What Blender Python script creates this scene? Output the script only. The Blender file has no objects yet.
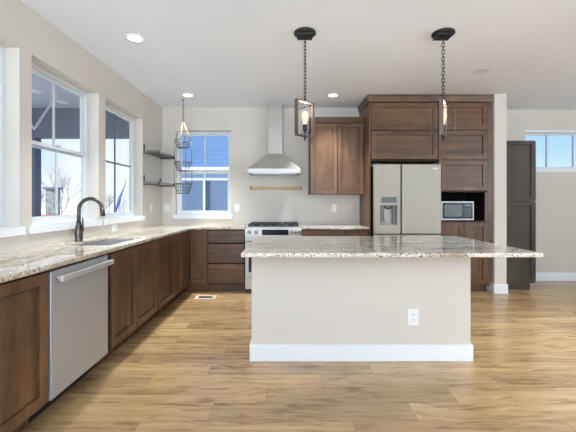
import bpy, bmesh, math, random
from mathutils import Vector, Matrix
random.seed(7)
S = bpy.context.scene
COL = S.collection
PI = math.pi

# ------------------------------------------------------------------ camera, sky, lights, exposure
F = 340.0                       # focal length in pixels of a 576 px wide frame
EYE = 1.26
cam = bpy.data.cameras.new('camera'); cam_o = bpy.data.objects.new('camera', cam); COL.objects.link(cam_o)
cam_o.location = (0, 0, EYE); cam_o.rotation_euler = (PI/2, 0, 0)
cam.sensor_width = 36; cam.lens = 36*F/576
cam.shift_x = 1.0/576; cam.shift_y = -13.5/576
cam.clip_start = .05; cam.clip_end = 300
S.camera = cam_o

w = bpy.data.worlds.new('sky'); S.world = w; w.use_nodes = True
nt = w.node_tree; nt.nodes.clear()
tc = nt.nodes.new('ShaderNodeTexCoord'); sx = nt.nodes.new('ShaderNodeSeparateXYZ')
rp = nt.nodes.new('ShaderNodeValToRGB'); bg = nt.nodes.new('ShaderNodeBackground'); wo = nt.nodes.new('ShaderNodeOutputWorld')
nt.links.new(tc.outputs['Generated'], sx.inputs[0]); nt.links.new(sx.outputs['Z'], rp.inputs[0])
rp.color_ramp.elements[0].position = 0.0; rp.color_ramp.elements[0].color = (.86, .92, 1.0, 1)
rp.color_ramp.elements[1].position = 1.0; rp.color_ramp.elements[1].color = (.20, .42, .80, 1)
e = rp.color_ramp.elements.new(.13); e.color = (.44, .68, .95, 1)
nz = nt.nodes.new('ShaderNodeTexNoise'); nz.inputs['Scale'].default_value = 3.0; nz.inputs['Detail'].default_value = 5
mx = nt.nodes.new('ShaderNodeMix'); mx.data_type = 'RGBA'
r2 = nt.nodes.new('ShaderNodeValToRGB'); r2.color_ramp.elements[0].position = .36; r2.color_ramp.elements[1].position = .58
nt.links.new(tc.outputs['Generated'], nz.inputs['Vector']); nt.links.new(nz.outputs[0], r2.inputs[0])
# clouds gather towards the left (the porch side), clear to the right
r3 = nt.nodes.new('ShaderNodeMapRange'); nt.links.new(sx.outputs['X'], r3.inputs[0])
r3.inputs[1].default_value = .2; r3.inputs[2].default_value = -.5; r3.inputs[3].default_value = 0; r3.inputs[4].default_value = .85
ml = nt.nodes.new('ShaderNodeMath'); ml.operation = 'MULTIPLY'
nt.links.new(r2.outputs[0], ml.inputs[0]); nt.links.new(r3.outputs[0], ml.inputs[1])
nt.links.new(ml.outputs[0], mx.inputs['Factor']); nt.links.new(rp.outputs[0], mx.inputs['A']); mx.inputs['B'].default_value = (1, 1, 1, 1)
nt.links.new(mx.outputs['Result'], bg.inputs[0]); bg.inputs[1].default_value = 1.0
nt.links.new(bg.outputs[0], wo.inputs[0])

def area(name, loc, rot, sx_, sy_, power, color=(1, 1, 1), shape='RECTANGLE', spread=PI):
    l = bpy.data.lights.new(name, 'AREA'); l.shape = shape; l.size = sx_
    if shape == 'RECTANGLE': l.size_y = sy_
    l.energy = power; l.color = color; l.spread = spread
    o = bpy.data.objects.new(name, l); COL.objects.link(o); o.location = loc; o.rotation_euler = rot
    return o
# area lamps added in unseen, made-up openings behind the camera to brighten the room
FILL_TINT = (.675, .865, 1.09)
area('fill_rear', (-.75, -4.40, 1.30), (PI/2+1.3, 0, 0), 2.1, 2.3, 600, FILL_TINT)
area('fill_right', (6.80, -1.6, 1.35), (PI/2+1.2, 0, PI/2), 3.6, 2.0, 360, FILL_TINT)
sun = bpy.data.lights.new('sun', 'SUN'); sun.energy = 5.5; sun.angle = .02; sun.color = (1, .98, .95)
sun_o = bpy.data.objects.new('sun', sun); COL.objects.link(sun_o); sun_o.rotation_euler = (math.radians(48), 0, math.radians(8))

# bare lamps added just outside the picture, without fixtures, to light the right side
for x_, y_ in ((2.78, 3.09), (2.78, 1.40)):
    area('down_beam', (x_, y_, 2.74), (0, 0, 0), .12, .12, 13, (.90, .97, 1.0), 'DISK', math.radians(90))
S.view_settings.view_transform = 'Standard'; S.view_settings.look = 'None'
S.view_settings.gamma = 1; S.view_settings.use_curve_mapping = False
S.view_settings.exposure = 0.25
S.cycles.use_denoising = True; S.cycles.max_bounces = 10; S.cycles.diffuse_bounces = 6
S.cycles.transparent_max_bounces = 16; S.cycles.sample_clamp_indirect = 6; S.cycles.caustics_reflective = False; S.cycles.caustics_refractive = False

# ------------------------------------------------------------------ materials
def srgb(r, g, b):
    f = lambda c: (c/255/12.92) if c/255 <= .04045 else ((c/255+.055)/1.055)**2.4
    return (f(r), f(g), f(b), 1)
class NT:
    def __init__(s, name):
        s.m = bpy.data.materials.new(name); s.m.use_nodes = True; s.t = s.m.node_tree; s.t.nodes.clear()
        s.out = s.n('ShaderNodeOutputMaterial')
    def n(s, typ, **kw):
        x = s.t.nodes.new(typ)
        for k, v in kw.items(): setattr(x, k, v)
        return x
    def l(s, a, b): s.t.links.new(a, b)
    def pbsdf(s, col=None, rough=.5, metal=0, spec=.5):
        p = s.n('ShaderNodeBsdfPrincipled'); p.inputs['Roughness'].default_value = rough; p.inputs['Metallic'].default_value = metal
        p.inputs['Specular IOR Level'].default_value = spec
        if col: p.inputs['Base Color'].default_value = col
        s.l(p.outputs[0], s.out.inputs[0]); s.p = p; return p
    def pos(s, scale=(1, 1, 1), rot=(0, 0, 0)):
        g = s.n('ShaderNodeNewGeometry'); m = s.n('ShaderNodeMapping'); m.inputs['Scale'].default_value = scale; m.inputs['Rotation'].default_value = rot
        s.l(g.outputs['Position'], m.inputs[0]); return m.outputs[0]
    def noise(s, vec, scale, detail=4, rough=.55, dist=0):
        x = s.n('ShaderNodeTexNoise'); x.inputs['Scale'].default_value = scale; x.inputs['Detail'].default_value = detail
        x.inputs['Roughness'].default_value = rough; x.inputs['Distortion'].default_value = dist; s.l(vec, x.inputs['Vector']); return x.outputs[0]
    def ramp(s, fac, stops, const=False):
        r = s.n('ShaderNodeValToRGB'); cr = r.color_ramp
        if const: cr.interpolation = 'CONSTANT'
        while len(cr.elements) < len(stops): cr.elements.new(.5)
        for e_, (p, c) in zip(cr.elements, stops): e_.position = p; e_.color = c if len(c) == 4 else (*c, 1)
        s.l(fac, r.inputs[0]); return r.outputs[0]
    def mix(s, fac, a, b, blend='MIX'):
        m = s.n('ShaderNodeMix', data_type='RGBA', blend_type=blend)
        for v, i in ((fac, 'Factor'), (a, 'A'), (b, 'B')):
            if isinstance(v, (int, float)): m.inputs[i].default_value = v
            elif isinstance(v, tuple): m.inputs[i].default_value = v
            else: s.l(v, m.inputs[i])
        return m.outputs['Result']
    def bump(s, h, strength, dist):
        b = s.n('ShaderNodeBump'); b.inputs['Strength'].default_value = strength; b.inputs['Distance'].default_value = dist
        s.l(h, b.inputs['Height']); s.l(b.outputs[0], s.p.inputs['Normal'])
M = {}
def plain(key, col, rough=.5, metal=0, spec=.5, var=.04, scale=20):
    t = NT(key); t.pbsdf(None, rough, metal, spec)
    n = t.noise(t.pos(), scale, 3)
    c2 = tuple(min(1, c*(1-var*2)) for c in col[:3])+(1,); c3 = tuple(min(1, c*(1+var*2)) for c in col[:3])+(1,)
    t.l(t.ramp(n, [(.3, c2), (.7, c3)]), t.p.inputs['Base Color']); M[key] = t.m
def paint(key, col, peel=.25, rough=.6):
    t = NT(key); t.pbsdf(col, rough, 0, .3)
    n = t.noise(t.pos(), 55, 3); t.bump(n, peel, .004); M[key] = t.m
def wood(key, dark, light, axis, rough=.38, s=9.0):
    t = NT(key); t.pbsdf(None, rough, 0, .45)
    sc = [1, 1, 1]; sc[axis] = .09
    oi = t.n('ShaderNodeObjectInfo'); g = t.n('ShaderNodeNewGeometry')
    ad = t.n('ShaderNodeVectorMath', operation='ADD'); cm = t.n('ShaderNodeCombineXYZ')
    mu = t.n('ShaderNodeMath', operation='MULTIPLY'); mu.inputs[1].default_value = 37.0; t.l(oi.outputs['Random'], mu.inputs[0])
    for i in range(3): t.l(mu.outputs[0], cm.inputs[i])
    t.l(g.outputs['Position'], ad.inputs[0]); t.l(cm.outputs[0], ad.inputs[1])
    mp = t.n('ShaderNodeMapping'); mp.inputs['Scale'].default_value = sc; t.l(ad.outputs[0], mp.inputs[0])
    n1 = t.noise(mp.outputs[0], s, 6, .6, .6)
    n2 = t.noise(mp.outputs[0], s*9, 3, .6)
    n3 = t.noise(ad.outputs[0], 5.0, 3)
    c = t.ramp(n1, [(.28, dark), (.72, light)])
    c = t.mix(.35, c, t.ramp(n2, [(.35, (.35, .35, .35)), (.65, (1, 1, 1))]), 'MULTIPLY')
    c = t.mix(.6, c, t.ramp(n3, [(.32, (.58, .55, .52)), (.66, (1.15, 1.15, 1.15))]), 'MULTIPLY')
    t.l(c, t.p.inputs['Base Color']); t.bump(n2, .08, .002); M[key] = t.m
def brushed(key, col, rough, axis, metal=.6):
    t = NT(key); t.pbsdf(None, rough, metal)
    sc = [260, 260, 260]; sc[axis] = 3
    n = t.noise(t.pos(tuple(sc)), 1, 2)
    t.l(t.ramp(n, [(.3, tuple(c*.96 for c in col[:3])), (.7, tuple(min(1, c*1.03) for c in col[:3]))]), t.p.inputs['Base Color'])
    mr = t.n('ShaderNodeMapRange'); t.l(n, mr.inputs[0]); mr.inputs[3].default_value = rough-.05; mr.inputs[4].default_value = rough+.07
    t.l(mr.outputs[0], t.p.inputs['Roughness']); M[key] = t.m

paint('wall', srgb(210, 202, 191)); paint('ceiling', srgb(240, 244, 250), .35, .7); paint('trim', srgb(236, 237, 240), .02, .4)
paint('return', srgb(222, 216, 206), .2)
plain('vinyl', srgb(218, 220, 222), .35, var=.01)
wood('wood_z', srgb(72, 49, 32), srgb(132, 94, 63), 2)
wood('wood_x', srgb(72, 49, 32), srgb(132, 94, 63), 0)
wood('dark_z', srgb(56, 47, 39), srgb(88, 76, 63), 2, .55)
plain('cavity_shade', srgb(30, 21, 17), .8, 0, .2)  # near-black that paints the shade in door gaps and the niche
plain('black', (.012, .012, .013, 1), .35, var=.02)
plain('rubber', (.02, .02, .02, 1), .7)
plain('plastic_white', srgb(240, 240, 238), .35, var=.01)
plain('slot', (.05, .05, .05, 1), .6)
brushed('steel_z', (.38, .35, .31), .45, 2); brushed('steel_x', (.52, .50, .46), .46, 0)
plain('steel_pale', (.50, .50, .505, 1), .40, .55, var=.008, scale=60); brushed('steel_y', (.60, .60, .61), .30, 1)
brushed('fridge_steel', (.39, .355, .285), .42, 2, .3)
plain('chrome', (.72, .72, .72, 1), .28, .6, var=.01)
plain('bronze', (.105, .088, .075, 1), .30, .8, var=.05)
plain('iron', (.03, .03, .032, 1), .5, .5, var=.05)
plain('screen_grey', srgb(112, 116, 116), .4, 0, .3, var=.02)
plain('glass_black', (.01, .01, .012, 1), .2, 0, .25, var=.01)
wood('weathered', srgb(84, 70, 62), srgb(128, 108, 96), 2, .6, 14)
wood('shelf_wood', srgb(98, 94, 92), srgb(140, 134, 130), 1, .6, 10)
wood('pale_wood', srgb(196, 146, 96), srgb(228, 188, 138), 0, .5, 10)
plain('rope', srgb(158, 128, 92), .9, var=.15, scale=120)
plain('wire', (.05, .05, .055, 1), .45, .6)
plain('beige_metal', srgb(222, 202, 172), .5, var=.02)

# floor planks running left to right
t = NT('floor'); t.pbsdf(None, .24, 0, .75)
br = t.n('ShaderNodeTexBrick'); br.offset = 0; br.offset_frequency = 2; br.squash = 1
v = t.pos((1, 1, 1))
# every row of planks starts at its own random offset
sp_ = t.n('ShaderNodeSeparateXYZ'); t.l(v, sp_.inputs[0])
dv = t.n('ShaderNodeMath', operation='DIVIDE'); t.l(sp_.outputs['Y'], dv.inputs[0]); dv.inputs[1].default_value = .178
fl = t.n('ShaderNodeMath', operation='FLOOR'); t.l(dv.outputs[0], fl.inputs[0])
wn = t.n('ShaderNodeTexWhiteNoise', noise_dimensions='1D'); t.l(fl.outputs[0], wn.inputs['W'])
ma = t.n('ShaderNodeMath', operation='MULTIPLY_ADD'); t.l(wn.outputs['Value'], ma.inputs[0]); ma.inputs[1].default_value = 1.22; t.l(sp_.outputs['X'], ma.inputs[2])
cb = t.n('ShaderNodeCombineXYZ'); t.l(ma.outputs[0], cb.inputs[0]); t.l(sp_.outputs['Y'], cb.inputs[1]); t.l(cb.outputs[0], br.inputs['Vector'])
br.inputs['Scale'].default_value = 1; br.inputs['Brick Width'].default_value = 1.22; br.inputs['Row Height'].default_value = .178
br.inputs['Mortar Size'].default_value = .0011; br.inputs['Mortar Smooth'].default_value = .3
br.inputs['Color1'].default_value = (0, 0, 0, 1); br.inputs['Color2'].default_value = (1, 1, 1, 1); br.inputs['Mortar'].default_value = (.5, .5, .5, 1)
# shift the grain from plank to plank
sh = t.n('ShaderNodeVectorMath', operation='MULTIPLY'); t.l(br.outputs['Color'], sh.inputs[0]); sh.inputs[1].default_value = (7, 3, 5)
ad = t.n('ShaderNodeVectorMath', operation='ADD'); t.l(v, ad.inputs[0]); t.l(sh.outputs[0], ad.inputs[1])
mp = t.n('ShaderNodeMapping'); mp.inputs['Scale'].default_value = (.55, 6, 1); t.l(ad.outputs[0], mp.inputs[0])
g1 = t.noise(mp.outputs[0], 2.0, 6, .62, 1.1)
mp2 = t.n('ShaderNodeMapping'); mp2.inputs['Scale'].default_value = (3, 60, 1); t.l(ad.outputs[0], mp2.inputs[0])
g2 = t.noise(mp2.outputs[0], 1.4, 4, .65)
mp3 = t.n('ShaderNodeMapping'); mp3.inputs['Scale'].default_value = (1.1, 7, 1); t.l(ad.outputs[0], mp3.inputs[0])
g3 = t.noise(mp3.outputs[0], 2.6, 5, .6, 1.2)
c = t.ramp(g1, [(.30, srgb(124, 92, 60)), (.43, srgb(182, 146, 100)), (.55, srgb(200, 164, 116)), (.70, srgb(222, 196, 152))])
c = t.mix(.5, c, t.ramp(br.outputs['Color'], [(0, srgb(142, 112, 84)), (.5, srgb(182, 150, 110)), (1, srgb(206, 172, 122))]))
c = t.mix(.28, c, t.ramp(g2, [(.3, (.45, .41, .36)), (.6, (1, 1, 1))]), 'MULTIPLY')
c = t.mix(.75, c, t.ramp(g3, [(.34, (.50, .43, .36)), (.50, (1, 1, 1))]), 'MULTIPLY')
c = t.mix(br.outputs['Fac'], c, srgb(124, 96, 68))
t.l(c, t.p.inputs['Base Color']); t.bump(g2, .05, .002); M['floor'] = t.m

# granite: cream ground, grey and rust drifts along x, dark speckles
def granite(key, ax, speck, warm):
    t = NT(key); t.pbsdf(None, .06, 0, .5)
    sc = [3.2, 3.2, 3.2]; sc[ax] = .5
    d = t.noise(t.pos(tuple(sc)), 1.5, 8, .6, 1.6)
    c = t.ramp(d, [(.28, srgb(150, 128, 108)), (.38, srgb(190, 176, 158)), (.46, srgb(216, 209, 198)), (.53, srgb(228, 223, 214)), (.60, srgb(198, 191, 182)), (.67, srgb(170, 163, 157)), (.76, srgb(212, 203, 190))])
    sm = t.noise(t.pos(), 14, 5, .65)
    c = t.mix(.34, c, t.ramp(sm, [(.32, (.55, .48, .42)), (.46, (.95, .93, .90)), (.6, (1, 1, 1))]), 'MULTIPLY')
    m1 = t.noise(t.pos(), 42, 4, .6)
    c = t.mix(t.ramp(m1, [(.56, (0, 0, 0)), (.62, (.8, .8, .8))]), c, srgb(146, 128, 108))
    m2 = t.noise(t.pos((1, 1, 1), (.4, .2, .9)), 70, 3, .6)
    patch = t.noise(t.pos((1, 1, 1), (.1, .7, .3)), 5, 3)
    thr = t.mix(1.0, t.ramp(m2, [(.54, (0, 0, 0)), (.60, (1, 1, 1))]), t.ramp(patch, [(.36, (.1, .1, .1)), (.56, (1, 1, 1))]), 'MULTIPLY')
    sm_ = t.n('ShaderNodeVectorMath', operation='SCALE'); t.l(thr, sm_.inputs[0]); sm_.inputs['Scale'].default_value = speck
    c = t.mix(sm_.outputs[0], c, srgb(58, 46, 42)); c = t.mix(1.0, c, warm, 'MULTIPLY')
    m3 = t.noise(t.pos((1, 1, 1), (.9, .2, .2)), 30, 2)
    c = t.mix(t.ramp(m3, [(.64, (0, 0, 0)), (.70, (.7, .7, .7))]), c, srgb(244, 240, 232))
    t.l(c, t.p.inputs['Base Color']); M[key] = t.m
granite('granite', 1, .6, (1, .955, .87, 1)); granite('granite_x', 0, 1.0, (1, .98, .94, 1))

def glass(key, tint=(1, 1, 1, 1), refl=.05):
    t = NT(key); tr = t.n('ShaderNodeBsdfTransparent'); tr.inputs[0].default_value = tint
    gl = t.n('ShaderNodeBsdfGlossy'); gl.inputs['Roughness'].default_value = .02
    lw = t.n('ShaderNodeLayerWeight'); fr = t.n('ShaderNodeMath', operation='POWER'); t.l(lw.outputs['Facing'], fr.inputs[0]); fr.inputs[1].default_value = 4
    f2 = t.n('ShaderNodeMath', operation='MULTIPLY_ADD'); t.l(fr.outputs[0], f2.inputs[0]); f2.inputs[1].default_value = .5; f2.inputs[2].default_value = .025
    ms = t.n('ShaderNodeMixShader'); t.l(f2.outputs[0], ms.inputs[0]); t.l(tr.outputs[0], ms.inputs[1]); t.l(gl.outputs[0], ms.inputs[2])
    t.l(ms.outputs[0], t.out.inputs[0]); M[key] = t.m
glass('glass', (.96, .98, 1, 1))
def emit(key, col, s):
    t = NT(key); e_ = t.n('ShaderNodeEmission'); e_.inputs[0].default_value = col; e_.inputs[1].default_value = s
    t.l(e_.outputs[0], t.out.inputs[0]); M[key] = t.m
emit('lamp', (1, .97, .92, 1), 6)
emit('bulb', (1, .74, .42, 1), 1.5)
emit('filament', (1, .75, .4, 1), 25)
# outdoors
def siding(key, col, pitch):
    t = NT(key); t.pbsdf(None, .7)
    g = t.n('ShaderNodeNewGeometry'); s_ = t.n('ShaderNodeSeparateXYZ'); t.l(g.outputs['Position'], s_.inputs[0])
    n = t.noise(t.pos((.4, .4, 6)), 2, 3)
    t.l(t.mix(n, tuple(c*.9 for c in col[:3])+(1,), tuple(min(1, c*1.1) for c in col[:3])+(1,)), t.p.inputs['Base Color']); M[key] = t.m
siding('siding', srgb(82, 116, 158), .11)
plain('siding_grey', srgb(92, 112, 142), .6); plain('slate', srgb(98, 106, 124), .7); plain('slate_ceiling', srgb(186, 190, 200), .7)
plain('stone', srgb(120, 122, 124), .9, var=.25, scale=9); plain('brick', srgb(168, 120, 104), .9, var=.15, scale=14)
plain('bark', srgb(140, 132, 128), .9, var=.2); plain('ground', srgb(232, 230, 228), .95, var=.08, scale=.8)
plain('cloth_blue', srgb(64, 104, 176), .8); plain('cloth_white', srgb(240, 240, 240), .8); plain('cloth_yellow', srgb(230, 200, 80), .8)
plain('pane_dark', srgb(88, 108, 134), .08, var=.04, scale=2); plain('pane_darker', srgb(52, 66, 88), .2)
plain('roof_grey', srgb(80, 82, 88), .9)

# ------------------------------------------------------------------ mesh helpers
def wloc(o):
    v = Vector((0, 0, 0))
    while o is not None: v += o.location; o = o.parent
    return v
class MB:
    def __init__(s): s.b = bmesh.new()
    def add(s, verts, faces):
        vs = [s.b.verts.new(v) for v in verts]
        for f in faces:
            try: s.b.faces.new([vs[i] for i in f])
            except ValueError: pass
        return s
    def box(s, x0, x1, y0, y1, z0, z1, bev=0):
        t = bmesh.new(); r = bmesh.ops.create_cube(t, size=1)
        for v_ in r['verts']: v_.co = Vector(((x0+x1)/2+v_.co.x*(x1-x0), (y0+y1)/2+v_.co.y*(y1-y0), (z0+z1)/2+v_.co.z*(z1-z0)))
        if bev:
            bev = min(bev, .45*min(x1-x0, y1-y0, z1-z0))
            bmesh.ops.bevel(t, geom=list(t.edges), offset=bev, segments=2, affect='EDGES', profile=.5)
        s.merge(t); return s
    def merge(s, t, mat=None):
        if mat is not None: bmesh.ops.transform(t, matrix=mat, verts=t.verts)
        t.verts.ensure_lookup_table(); mp_ = {}
        for v_ in t.verts: mp_[v_] = s.b.verts.new(v_.co)
        for f in t.faces:
            try: nf = s.b.faces.new([mp_[v_] for v_ in f.verts]); nf.smooth = f.smooth
            except ValueError: pass
        t.free(); return s
    def rbox(s, c, size, rotz, bev=0):
        m = MB(); m.box(-size[0]/2, size[0]/2, -size[1]/2, size[1]/2, -size[2]/2, size[2]/2, bev)
        s.merge(m.b, Matrix.Translation(c) @ Matrix.Rotation(rotz, 4, 'Z')); return s
    def tube(s, pts, r, n=8, closed=False, cap=True):
        pts = [Vector(p) for p in pts]; N = len(pts); rings = []; up = None
        rs = r if isinstance(r, (list, tuple)) else [r]*N
        for i, p in enumerate(pts):
            if closed: d = pts[(i+1) % N]-pts[(i-1) % N]
            else: d = pts[min(i+1, N-1)]-pts[max(i-1, 0)]
            d.normalize()
            if up is None: up = Vector((0, 0, 1)) if abs(d.z) < .9 else Vector((1, 0, 0))
            a = d.cross(up)
            if a.length < 1e-4: a = d.cross(Vector((0, 1, 0)))
            a.normalize(); b_ = a.cross(d).normalized(); up = b_
            rings.append([s.b.verts.new(p+(a*math.cos(2*PI*k/n)+b_*math.sin(2*PI*k/n))*rs[i]) for k in range(n)])
        for i in range(N if closed else N-1):
            A, B = rings[i], rings[(i+1) % N]
            for k in range(n):
                f = s.b.faces.new((A[k], A[(k+1) % n], B[(k+1) % n], B[k])); f.smooth = True
        if not closed and cap:
            s.b.faces.new(rings[0][::-1]); s.b.faces.new(rings[-1])
        return s
    def lathe(s, c, prof, n=24, smooth=True, cap=True):
        c = Vector(c); rings = []
        for r, z in prof:
            rings.append([s.b.verts.new(c+Vector((r*math.cos(2*PI*k/n), r*math.sin(2*PI*k/n), z))) for k in range(n)])
        for A, B in zip(rings, rings[1:]):
            for k in range(n):
                f = s.b.faces.new((A[k], A[(k+1) % n], B[(k+1) % n], B[k])); f.smooth = smooth
        if cap: s.b.faces.new(rings[0][::-1]); s.b.faces.new(rings[-1])
        return s
    def loft(s, rect_a, rect_b):  # two 4-point loops
        return s.add(list(rect_a)+list(rect_b), [(3, 2, 1, 0), (4, 5, 6, 7), (0, 1, 5, 4), (1, 2, 6, 5), (2, 3, 7, 6), (3, 0, 4, 7)])
    def build(s, name, mat, parent=None, origin=None, sub=0):
        me = bpy.data.meshes.new(name)
        off = wloc(parent) if parent is not None else Vector(origin or (0, 0, 0))
        bmesh.ops.translate(s.b, verts=s.b.verts, vec=-off)
        bmesh.ops.recalc_face_normals(s.b, faces=s.b.faces)
        s.b.to_mesh(me); s.b.free()
        o = bpy.data.objects.new(name, me); COL.objects.link(o); me.materials.append(M[mat])
        if parent is not None: o.parent = parent
        else: o.location = off
        return o
def tag(o, label, cat, group=None):
    o['label'] = label; o['category'] = cat
    if group: o['group'] = group
    return o
def thing(name, label, cat, loc, group=None):
    o = bpy.data.objects.new(name, None); COL.objects.link(o); o.location = loc; o.empty_display_size = .05
    return tag(o, label, cat, group)
def struct(o): o['kind'] = 'structure'; return o
def fb(mb, face, plane, u0, u1, n0, n1, z0, z1, bev=0):
    if face == 'B': return mb.box(u0, u1, plane-n1, plane-n0, z0, z1, bev)
    if face == 'L': return mb.box(plane+n0, plane+n1, u0, u1, z0, z1, bev)
def shaker(mb, face, plane, u0, u1, z0, z1, t=.021, st=.062, rec=.013, rail=None):
    rail = rail or st; b = .0022
    fb(mb, face, plane, u0, u0+st, 0, t, z0, z1, b); fb(mb, face, plane, u1-st, u1, 0, t, z0, z1, b)
    fb(mb, face, plane, u0+st, u1-st, 0, t, z0, z0+rail, b); fb(mb, face, plane, u0+st, u1-st, 0, t, z1-rail, z1, b)
    fb(mb, face, plane, u0+st-.004, u1-st+.004, 0, .002, z0+rail-.004, z1-rail+.004)
    g = .0065; fb(mb, face, plane, u0+st+g, u1-st-g, .002, t-rec, z0+rail+g, z1-rail-g, .0015)
    return mb
def wall_with_holes(mb, axis, a0, a1, z0, z1, d0, d1, holes):
    """a wall slab along axis ('x' or 'y') from a0 to a1, depth d0..d1; holes = (a, b, z0, z1)"""
    def bx(p, q, r, s_):
        if q-p < 1e-5 or s_-r < 1e-5: return
        if axis == 'x': mb.box(p, q, d0, d1, r, s_)
        else: mb.box(d0, d1, p, q, r, s_)
    cur = a0
    for (p, q, r, s_) in sorted(holes):
        bx(cur, p, z0, z1); bx(p, q, z0, r); bx(p, q, s_, z1); cur = q
    bx(cur, a1, z0, z1); return mb

# ------------------------------------------------------------------ room shell
W = -1.967; D = 5.37; DR = 5.47; HC = 2.755; RX = 7.0; RY = -4.5
struct(MB().box(W-.16, RX+.16, RY-.16, DR+.16, -.12, 0).build('floor', 'floor'))
struct(MB().box(W-.16, RX+.16, RY-3.0, DR+.16, HC, HC+.15).build('ceiling', 'ceiling'))  # slab runs on past the rear wall as an added, unseen sun block
LW = [(1.57, 2.50, 1.08, 2.40), (2.62, 3.55, 1.08, 2.40), (3.685, 4.63, 1.08, 2.40)]
struct(wall_with_holes(MB(), 'y', RY-.16, DR+.16, 0, HC, W-.16, W, LW).build('wall_left', 'wall'))
BW = (-1.765, -.885, 1.06, 2.40)
struct(wall_with_holes(MB(), 'x', W, 2.868, 0, HC, D, D+.16, [BW]).build('wall_back', 'wall'))
TW = (3.84, 5.75, 1.80, 2.39)
struct(wall_with_holes(MB(), 'x', 3.035, RX, 0, HC, DR, DR+.16, [TW]).build('wall_back_right', 'wall'))
struct(MB().box(2.868, 3.035, 4.70, DR+.16, 0, HC).build('wall_stub', 'wall'))
struct(wall_with_holes(MB(), 'x', W, RX, 0, HC, RY-.16, RY, [(-1.85, .35, .06, 2.45)]).build('wall_rear', 'wall'))
struct(wall_with_holes(MB(), 'y', RY, DR, 0, HC, RX, RX+.16, [(-3.4, .2, .3, 2.4)]).build('wall_right', 'wall'))
# baseboards
BH = .131
def bb(name, *boxes):
    m = MB()
    for b_ in boxes: m.box(*b_, 0, BH, .004)
    struct(m.build(name, 'trim'))
bb('baseboard_stub', (2.853, 3.05, 4.685, 4.70), (2.853, 2.868, 4.70, 4.86), (3.035, 3.05, 4.70, 4.89))
bb('baseboard_back_right', (3.63, RX, DR-.015, DR))
bb('baseboard_right', (RX-.015, RX, RY, DR-.016))
bb('baseboard_left', (W, W+.015, RY, .93))

# ------------------------------------------------------------------ windows
def side_window(idx, y0, y1, z0, z1, style):
    """window in the left wall; the sashes sit .105 m back in the drywall opening"""
    r = bpy.data.objects.new('window_%d' % idx, None); COL.objects.link(r); r.location = (W-.12, (y0+y1)/2, z0); struct(r)
    xo, xi = W-.165, W-.112
    f = MB(); fw = .030
    f.box(xo, xi, y0, y0+fw, z0, z1, .003).box(xo, xi, y1-fw, y1, z0, z1, .003).box(xo, xi, y0+fw, y1-fw, z1-fw, z1, .003).box(xo, xi, y0+fw, y1-fw, z0, z0+fw, .003)
    f.build('window_frame', 'vinyl', r)
    a, b_ = y0+fw, y1-fw; zm = (z0+z1)/2
    def sash(name, za, zb, xa, xb, sw):
        s_ = MB(); s_.box(xa, xb, a, a+sw, za, zb, .002).box(xa, xb, b_-sw, b_, za, zb, .002).box(xa, xb, a+sw, b_-sw, za, za+sw, .002).box(xa, xb, a+sw, b_-sw, zb-sw, zb, .002)
        so = s_.build(name, 'vinyl', r)
        xm = (xa+xb)/2
        MB().box(xm-.003, xm+.003, a+sw, b_-sw, za+sw, zb-sw).build('pane', 'glass', so)
        return so, xm, sw
    if style == 'hung':
        so, xm, sw = sash('upper_sash', zm-.02, z1-fw, W-.162, W-.139, .028)
        MB().box(xm-.007, xm+.007, (a+b_)/2-.009, (a+b_)/2+.009, zm, z1-fw-.034).build('muntin', 'vinyl', so)
        so, xm, sw = sash('lower_sash', z0+fw, zm+.03, W-.137, W-.114, .032)
        MB().box(xm-.007, xm+.007, (a+b_)/2-.009, (a+b_)/2+.009, z0+fw+.04, zm-.01).build('muntin', 'vinyl', so)
        MB().box(W-.137, W-.095, (a+b_)/2-.03, (a+b_)/2+.03, zm+.031, zm+.045, .003).build('sash_lock', 'vinyl', so)
    else:
        so, xm, sw = sash('fixed_sash', z0+fw, z1-fw, W-.156, W-.122, .028)
        MB().box(xm-.006, xm+.006, (a+b_)/2-.009, (a+b_)/2+.009, z0+fw+.03, z1-fw-.03).box(xm-.007, xm+.007, a+sw, b_-sw, zm-.009, zm+.009).build('muntin', 'slate', so)
    # white sill board
    MB().box(W-.112, W+.022, y0+.001, y1-.001, z0+.0005, z0+.003).box(W+.0005, W+.022, y0-.035, y1+.035, z0-.060, z0+.003, .003).build('window_sill', 'trim', r)
side_window(1, *LW[0], 'hung'); side_window(2, *LW[1], 'hung'); side_window(3, *LW[2], 'fixed')

def back_window():
    x0, x1, z0, z1 = BW
    r = bpy.data.objects.new('window_4', None); COL.objects.link(r); r.location = ((x0+x1)/2, D+.12, z0); struct(r)
    ya, yb = D+.10, D+.158; fw = .030
    MB().box(x0, x0+fw, ya, yb, z0, z1, .003).box(x1-fw, x1, ya, yb, z0, z1, .003).box(x0+fw, x1-fw, ya, yb, z1-fw, z1, .003).box(x0+fw, x1-fw, ya, yb, z0, z0+fw, .003).build('window_frame', 'vinyl', r)
    a, b_ = x0+fw, x1-fw; zm = 1.735
    for nm, za, zb, p, q, sw in (('upper_sash', zm-.02, z1-fw, D+.130, D+.155, .03), ('lower_sash', z0+fw, zm+.03, D+.103, D+.128, .04)):
        s_ = MB().box(a, a+sw, p, q, za, zb, .002).box(b_-sw, b_, p, q, za, zb, .002).box(a+sw, b_-sw, p, q, za, za+sw, .002).box(a+sw, b_-sw, p, q, zb-sw, zb, .002)
        so = s_.build(nm, 'vinyl', r); m = (p+q)/2
        MB().box(a+sw, b_-sw, m-.003, m+.003, za+sw, zb-sw).build('pane', 'glass', so)
        MB().box((a+b_)/2-.008, (a+b_)/2+.008, m-.007, m+.007, za+sw, zb-sw).build('muntin', 'vinyl', so)
    MB().box(x0+.001, x1-.001, D-.022, D+.10, z0, z0+.012, .002).box(x0-.03, x1+.03, D-.022, D-.0005, z0-.055, z0+.012, .003).build('window_sill', 'trim', r)
back_window()
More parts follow.
